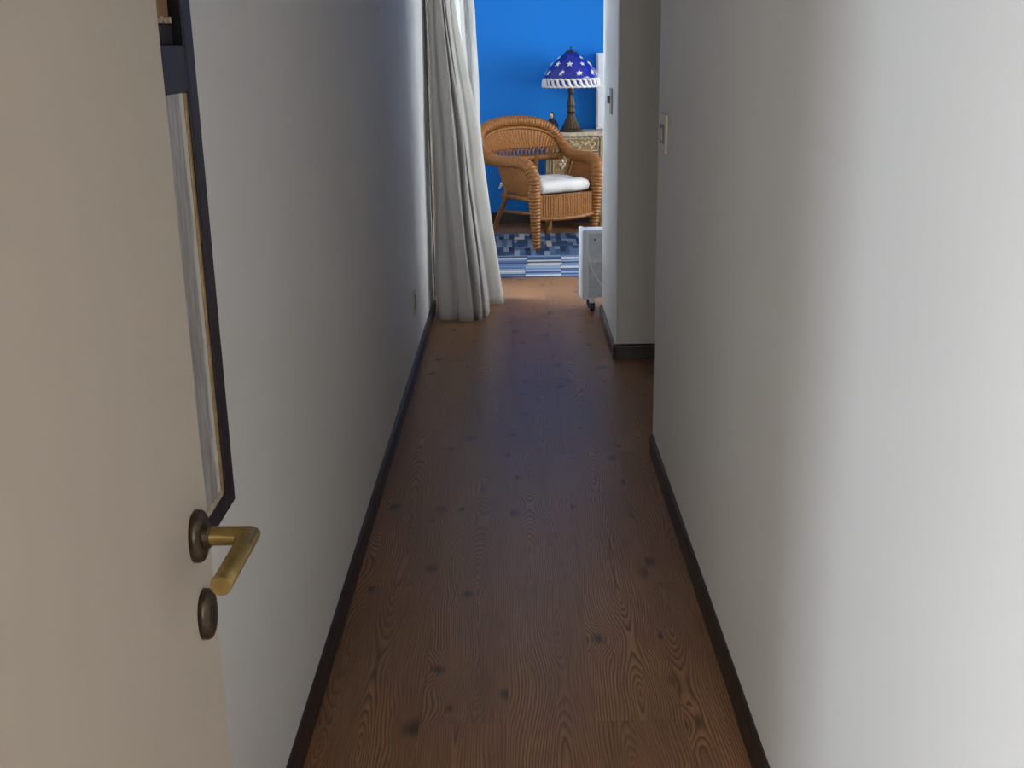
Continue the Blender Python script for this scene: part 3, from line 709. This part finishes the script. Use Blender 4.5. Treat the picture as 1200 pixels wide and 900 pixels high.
# carved scrollwork on the drawer: leaves along a wavy stem
bm = bmesh.new()
stem = [V((fx0 + 0.03 + (fx1 - fx0 - 0.06) * k / 40, fy - 0.012, 0.71 + 0.016 * math.sin(k / 40 * 6 * PI))) for k in range(41)]
tube(bm, stem, 0.004, 6)
for k in range(3, 40, 3):
    p = stem[k]; sgn = 1 if (k // 3) % 2 else -1
    r_ = bmesh.ops.create_uvsphere(bm, u_segments=8, v_segments=6, radius=1.0)
    bmesh.ops.transform(bm, matrix=Matrix.Translation(p + V((0, 0, sgn * 0.016))) @ Matrix.Rotation(0.6 * sgn, 4, 'Y') @ Matrix.Diagonal((0.016, 0.005, 0.008, 1)), verts=r_['verts'])
link('carving', bm, 'limed', dr, True)
for a, b in ((fx0, -0.003), (0.003, fx1)):
    d = framed('chest_door', a, b, 0.135, 0.64, 'carved')
    for zc in (0.25, 0.40, 0.55):
        bm = bmesh.new(); c = V(((a + b) / 2, fy - 0.011, zc))
        for k in range(6):
            an = k * PI / 3
            r_ = bmesh.ops.create_uvsphere(bm, u_segments=8, v_segments=6, radius=1.0)
            bmesh.ops.transform(bm, matrix=Matrix.Translation(c) @ Matrix.Rotation(an, 4, 'Y') @ Matrix.Translation((0.032, 0, 0)) @ Matrix.Diagonal((0.022, 0.006, 0.012, 1)), verts=r_['verts'])
        r_ = bmesh.ops.create_uvsphere(bm, u_segments=10, v_segments=6, radius=1.0)
        bmesh.ops.transform(bm, matrix=Matrix.Translation(c) @ Matrix.Diagonal((0.013, 0.009, 0.013, 1)), verts=r_['verts'])
        link('flower_carving', bm, 'limed', d, True)
for k in range(9):
    x = -hw + 0.05 + (2 * hw - 0.1) * k / 8
    link('stud', B((x - 0.005, x + 0.005, -hd - 0.004, -hd + 0.014, CZ - 0.043, CZ - 0.033), bev=0.0015), 'white_wood', chest)

# ------------------------------------------------------------------ lamp on the chest
lamp = thing('table_lamp', 'table lamp with cobalt blue starred dome shade and bronze foot on the carved chest', 'lamp', (0.465, 9.865, CZ))
bm = bmesh.new()
fl = lambda a, z: (0.045 * math.cos(16 * a) if 0.03 < z < 0.33 else 0)
lathe(bm, [(0.02, 0), (0.10, 0.0), (0.103, 0.008), (0.098, 0.016), (0.082, 0.022), (0.076, 0.034), (0.066, 0.055), (0.050, 0.085), (0.037, 0.115), (0.028, 0.14), (0.024, 0.15)], 128, fl)
link('foot', bm, 'bronze', lamp, True)
bm = bmesh.new()
lathe(bm, [(0.022, 0.148), (0.031, 0.155), (0.034, 0.17), (0.030, 0.185), (0.024, 0.195), (0.030, 0.21), (0.031, 0.225), (0.026, 0.25), (0.020, 0.285), (0.017, 0.305), (0.021, 0.312), (0.024, 0.325), (0.023, 0.345), (0.026, 0.36), (0.030, 0.372), (0.012, 0.385), (0.007, 0.40), (0.007, 0.644)], 128, fl)
link('stem', bm, 'bronze', lamp, True)
def dome_r(z):                  # shade profile, z from rim 0.432 up to 0.628
    t = (z - 0.432) / 0.214; return 0.222 * (1 - 0.80 * max(0.0, t) ** 1.72)
bm = bmesh.new(); prof = [(dome_r(0.432 + 0.214 * k / 18), 0.432 + 0.214 * k / 18) for k in range(19)]
vr = []
for r_, z in prof: vr.append([bm.verts.new((r_ * math.cos(2 * PI * i / 64), r_ * math.sin(2 * PI * i / 64), z)) for i in range(64)])
ring_faces(bm, vr, cap=False)
sh = link('shade', bm, 'shade', lamp, True); solidify(sh, 0.004, -1)
# rim band of slanted opal loops
bm = bmesh.new(); vr = []
for r_, z in ((0.224, 0.434), (0.230, 0.40), (0.233, 0.37)): vr.append([bm.verts.new((r_ * math.cos(2 * PI * i / 64), r_ * math.sin(2 * PI * i / 64), z)) for i in range(64)])
ring_faces(bm, vr, cap=False)
rb = link('rim_band', bm, 'shade', lamp, True); solidify(rb, 0.004, -1)
for zz, rr_ in ((0.433, 0.2245), (0.371, 0.2345)):
    bm = bmesh.new(); c = [V((rr_ * math.cos(2 * PI * i / 64), rr_ * math.sin(2 * PI * i / 64), zz)) for i in range(65)]
    tube(bm, c, 0.0055, 8); link('rim_ring', bm, 'star', rb, True)
NLOOP = 30; loopmesh = None
for k in range(NLOOP):
    a0 = 2 * PI * k / NLOOP
    if loopmesh is None:
        bm = bmesh.new(); pts = []
        for i in range(13):
            t = i / 12; a = (t - 0.5) * 0.30 * 1.0 + 0.035 * math.sin(2 * PI * t); r_ = 0.236 - 0.010 * t
            pts.append(V((r_ * math.cos(-a), r_ * math.sin(-a), 0.371 + 0.062 * (1 - math.cos(PI * t)) / 2)))
        tube(bm, pts, lambda t, i: 0.0115 * (0.8 + 0.3 * math.sin(PI * t)), 8)
        o = link('rim_loop', bm, 'star', rb, True); loopmesh = o.data
    else:
        o = bpy.data.objects.new('rim_loop', loopmesh); COL.objects.link(o); o.parent = rb
    o.rotation_euler = (0, 0, a0)
# raised opal stars
def star(ang_deg, z, size):
    bm = bmesh.new(); c = bm.verts.new((0, 0, 0.004)); ov = []; lv = []
    for i in range(10):
        r_ = size if i % 2 == 0 else size * 0.40; a = PI / 2 + i * PI / 5
        ov.append(bm.verts.new((r_ * math.cos(a), r_ * math.sin(a), 0.0008))); lv.append(bm.verts.new((r_ * math.cos(a), r_ * math.sin(a), -0.005)))
    for i in range(10):
        j = (i + 1) % 10; bm.faces.new((c, ov[i], ov[j])); bm.faces.new((ov[i], lv[i], lv[j], ov[j]))
    bm.faces.new(list(reversed(lv)))
    o = link('star', bm, 'star', sh)
    a = math.radians(ang_deg); r_ = dome_r(z); e_ = 0.004
    slope = (dome_r(z + e_) - dome_r(z - e_)) / (2 * e_)
    tang = V((slope * math.cos(a), slope * math.sin(a), 1)).normalized(); side = V((-math.sin(a), math.cos(a), 0)); nrm = side.cross(tang).normalized()
    o.matrix_local = Matrix(((side.x, tang.x, nrm.x, r_ * math.cos(a) + nrm.x * 0.002), (side.y, tang.y, nrm.y, r_ * math.sin(a) + nrm.y * 0.002), (side.z, tang.z, nrm.z, z + nrm.z * 0.002), (0, 0, 0, 1)))
for k in range(9):
    star(-96 + 40 * k, 0.552, 0.030 if k % 2 == 0 else 0.022)
    star(-76 + 40 * k, 0.478, 0.021); 
    star(-112 + 40 * k, 0.482 if k % 2 else 0.490, 0.025 if k % 2 else 0.019)
    if k % 2: star(-80 + 40 * k, 0.600, 0.020)
bm = bmesh.new(); lathe(bm, [(0.044, 0.640), (0.048, 0.645), (0.042, 0.651), (0.022, 0.657), (0.006, 0.661), (0.006, 0.674), (0.009, 0.679), (0.006, 0.690), (0.002, 0.693)], 24)
link('finial', bm, 'bronze', lamp, True)

# ------------------------------------------------------------------ figurine and white cabinet behind
fg = thing('figurine', 'small dark haired ceramic figurine standing on the chest beside the lamp', 'figurine', (0.303, 9.86, CZ))
bm = bmesh.new(); lathe(bm, [(0.03, 0), (0.034, 0.004), (0.032, 0.012), (0.036, 0.02), (0.034, 0.05), (0.028, 0.078), (0.031, 0.09), (0.024, 0.102), (0.010, 0.108), (0.009, 0.118)], 20); link('robe', bm, 'dark_gap', fg, True)
bm = bmesh.new(); r_ = bmesh.ops.create_uvsphere(bm, u_segments=16, v_segments=12, radius=1.0)
bmesh.ops.transform(bm, matrix=Matrix.Translation((-0.003, -0.004, 0.133)) @ Matrix.Diagonal((0.0165, 0.018, 0.023, 1)), verts=r_['verts'])
box(bm, -0.006, 0.0, -0.025, -0.02, 0.128, 0.136); hd_ = link('head', bm, 'skin', fg, True)
bm = bmesh.new(); r_ = bmesh.ops.create_uvsphere(bm, u_segments=16, v_segments=12, radius=1.0)
bmesh.ops.transform(bm, matrix=Matrix.Translation((0.001, 0.004, 0.139)) @ Matrix.Diagonal((0.022, 0.020, 0.024, 1)), verts=r_['verts'])
r_ = bmesh.ops.create_uvsphere(bm, u_segments=12, v_segments=8, radius=1.0)
bmesh.ops.transform(bm, matrix=Matrix.Translation((0.012, 0.008, 0.112)) @ Matrix.Diagonal((0.014, 0.014, 0.034, 1)), verts=r_['verts'])
link('hair', bm, 'black', hd_, True)
bm = bmesh.new(); tube(bm, [V((0.022, -0.004, 0.092)), V((0.045, -0.008, 0.065)), V((0.05, -0.014, 0.035))], lambda t, i: 0.010 - 0.003 * t, 8); link('arm', bm, 'dark_gap', fg, True)

wc = thing('wall_cabinet', 'tall white panelled cabinet against the blue wall beside the lamp', 'cabinet', (0.90, 10.045, 0.815))
link('body', B((-0.21, 0.21, -0.03, 0.083, 0, 0.625), bev=0.003), 'white_wood', wc)
for z0, z1 in ((0.012, 0.33), (0.345, 0.445), (0.46, 0.613)):
    d = link('panel', B((-0.20, 0.20, -0.040, -0.029, z0, z1), bev=0.003), 'white_wood', wc)
bm = bmesh.new(); lathe(bm, [(0.004, 0), (0.004, 0.01), (0.009, 0.014), (0.007, 0.02), (0.001, 0.022)], 12)
kn = link('knob', bm, 'grey_metal', wc, True); kn.matrix_local = Matrix.Translation((0.0, -0.040, 0.17)) @ Matrix.Rotation(PI / 2, 4, 'X')

# ------------------------------------------------------------------ portable heater on casters
he = thing('portable_heater', 'white sheet metal heater on black casters behind the wall corner', 'heater', (0.378, 6.62, 0), math.radians(5))
link('side_panel', B((0.0, 0.022, 0.0, 0.16, 0.075, 0.490), bev=0.003), 'white_metal', he)
link('back_sheet', B((0.018, 0.46, 0.012, 0.02, 0.085, 0.483)), 'grey_metal', he)
rm = link('rim', B((0.020, 0.46, -0.002, 0.02, 0.468, 0.490), (0.020, 0.036, -0.002, 0.018, 0.080, 0.468), (0.446, 0.46, -0.002, 0.018, 0.080, 0.468), bev=0.002), 'white_metal', he)
link('ledge', B((0.036, 0.446, -0.002, 0.014, 0.300, 0.320), bev=0.002), 'white_metal', he)
link('body', B((0.022, 0.46, 0.02, 0.16, 0.085, 0.483), bev=0.004), 'white_metal', he)
for x, z in ((0.075, 0.43), (0.062, 0.305), (0.20, 0.43), (0.33, 0.43)):
    bm = bmesh.new(); tube(bm, [V((x, 0.014, z)), V((x, 0.008, z))], 0.006, 10); link('screw', bm, 'bronze', he)
bm = bmesh.new(); pts, _ = resample(catmull([(0.040, 0.006, 0.345), (0.042, 0.0, 0.325), (0.055, 0.002, 0.265), (0.085, 0.003, 0.205), (0.12, 0.003, 0.155), (0.17, 0.003, 0.13), (0.26, 0.006, 0.12)], 8), 0.01)
tube(bm, pts, 0.0042, 8); link('cable', bm, 'white_cable', he, True)
for x in (0.062, 0.40):
    for y in (0.03, 0.13):
        br = link('caster', B((x - 0.016, x + 0.016, y - 0.016, y + 0.016, 0.052, 0.085), bev=0.002), 'white_metal', he)
        bm = bmesh.new(); tube(bm, [V((x - 0.012, y, 0.026)), V((x + 0.012, y, 0.026))], 0.026, 18); link('wheel', bm, 'black', br)
        link('fork', B((x - 0.017, x - 0.013, y - 0.01, y + 0.01, 0.02, 0.056), (x + 0.013, x + 0.017, y - 0.01, y + 0.01, 0.02, 0.056)), 'black', br)
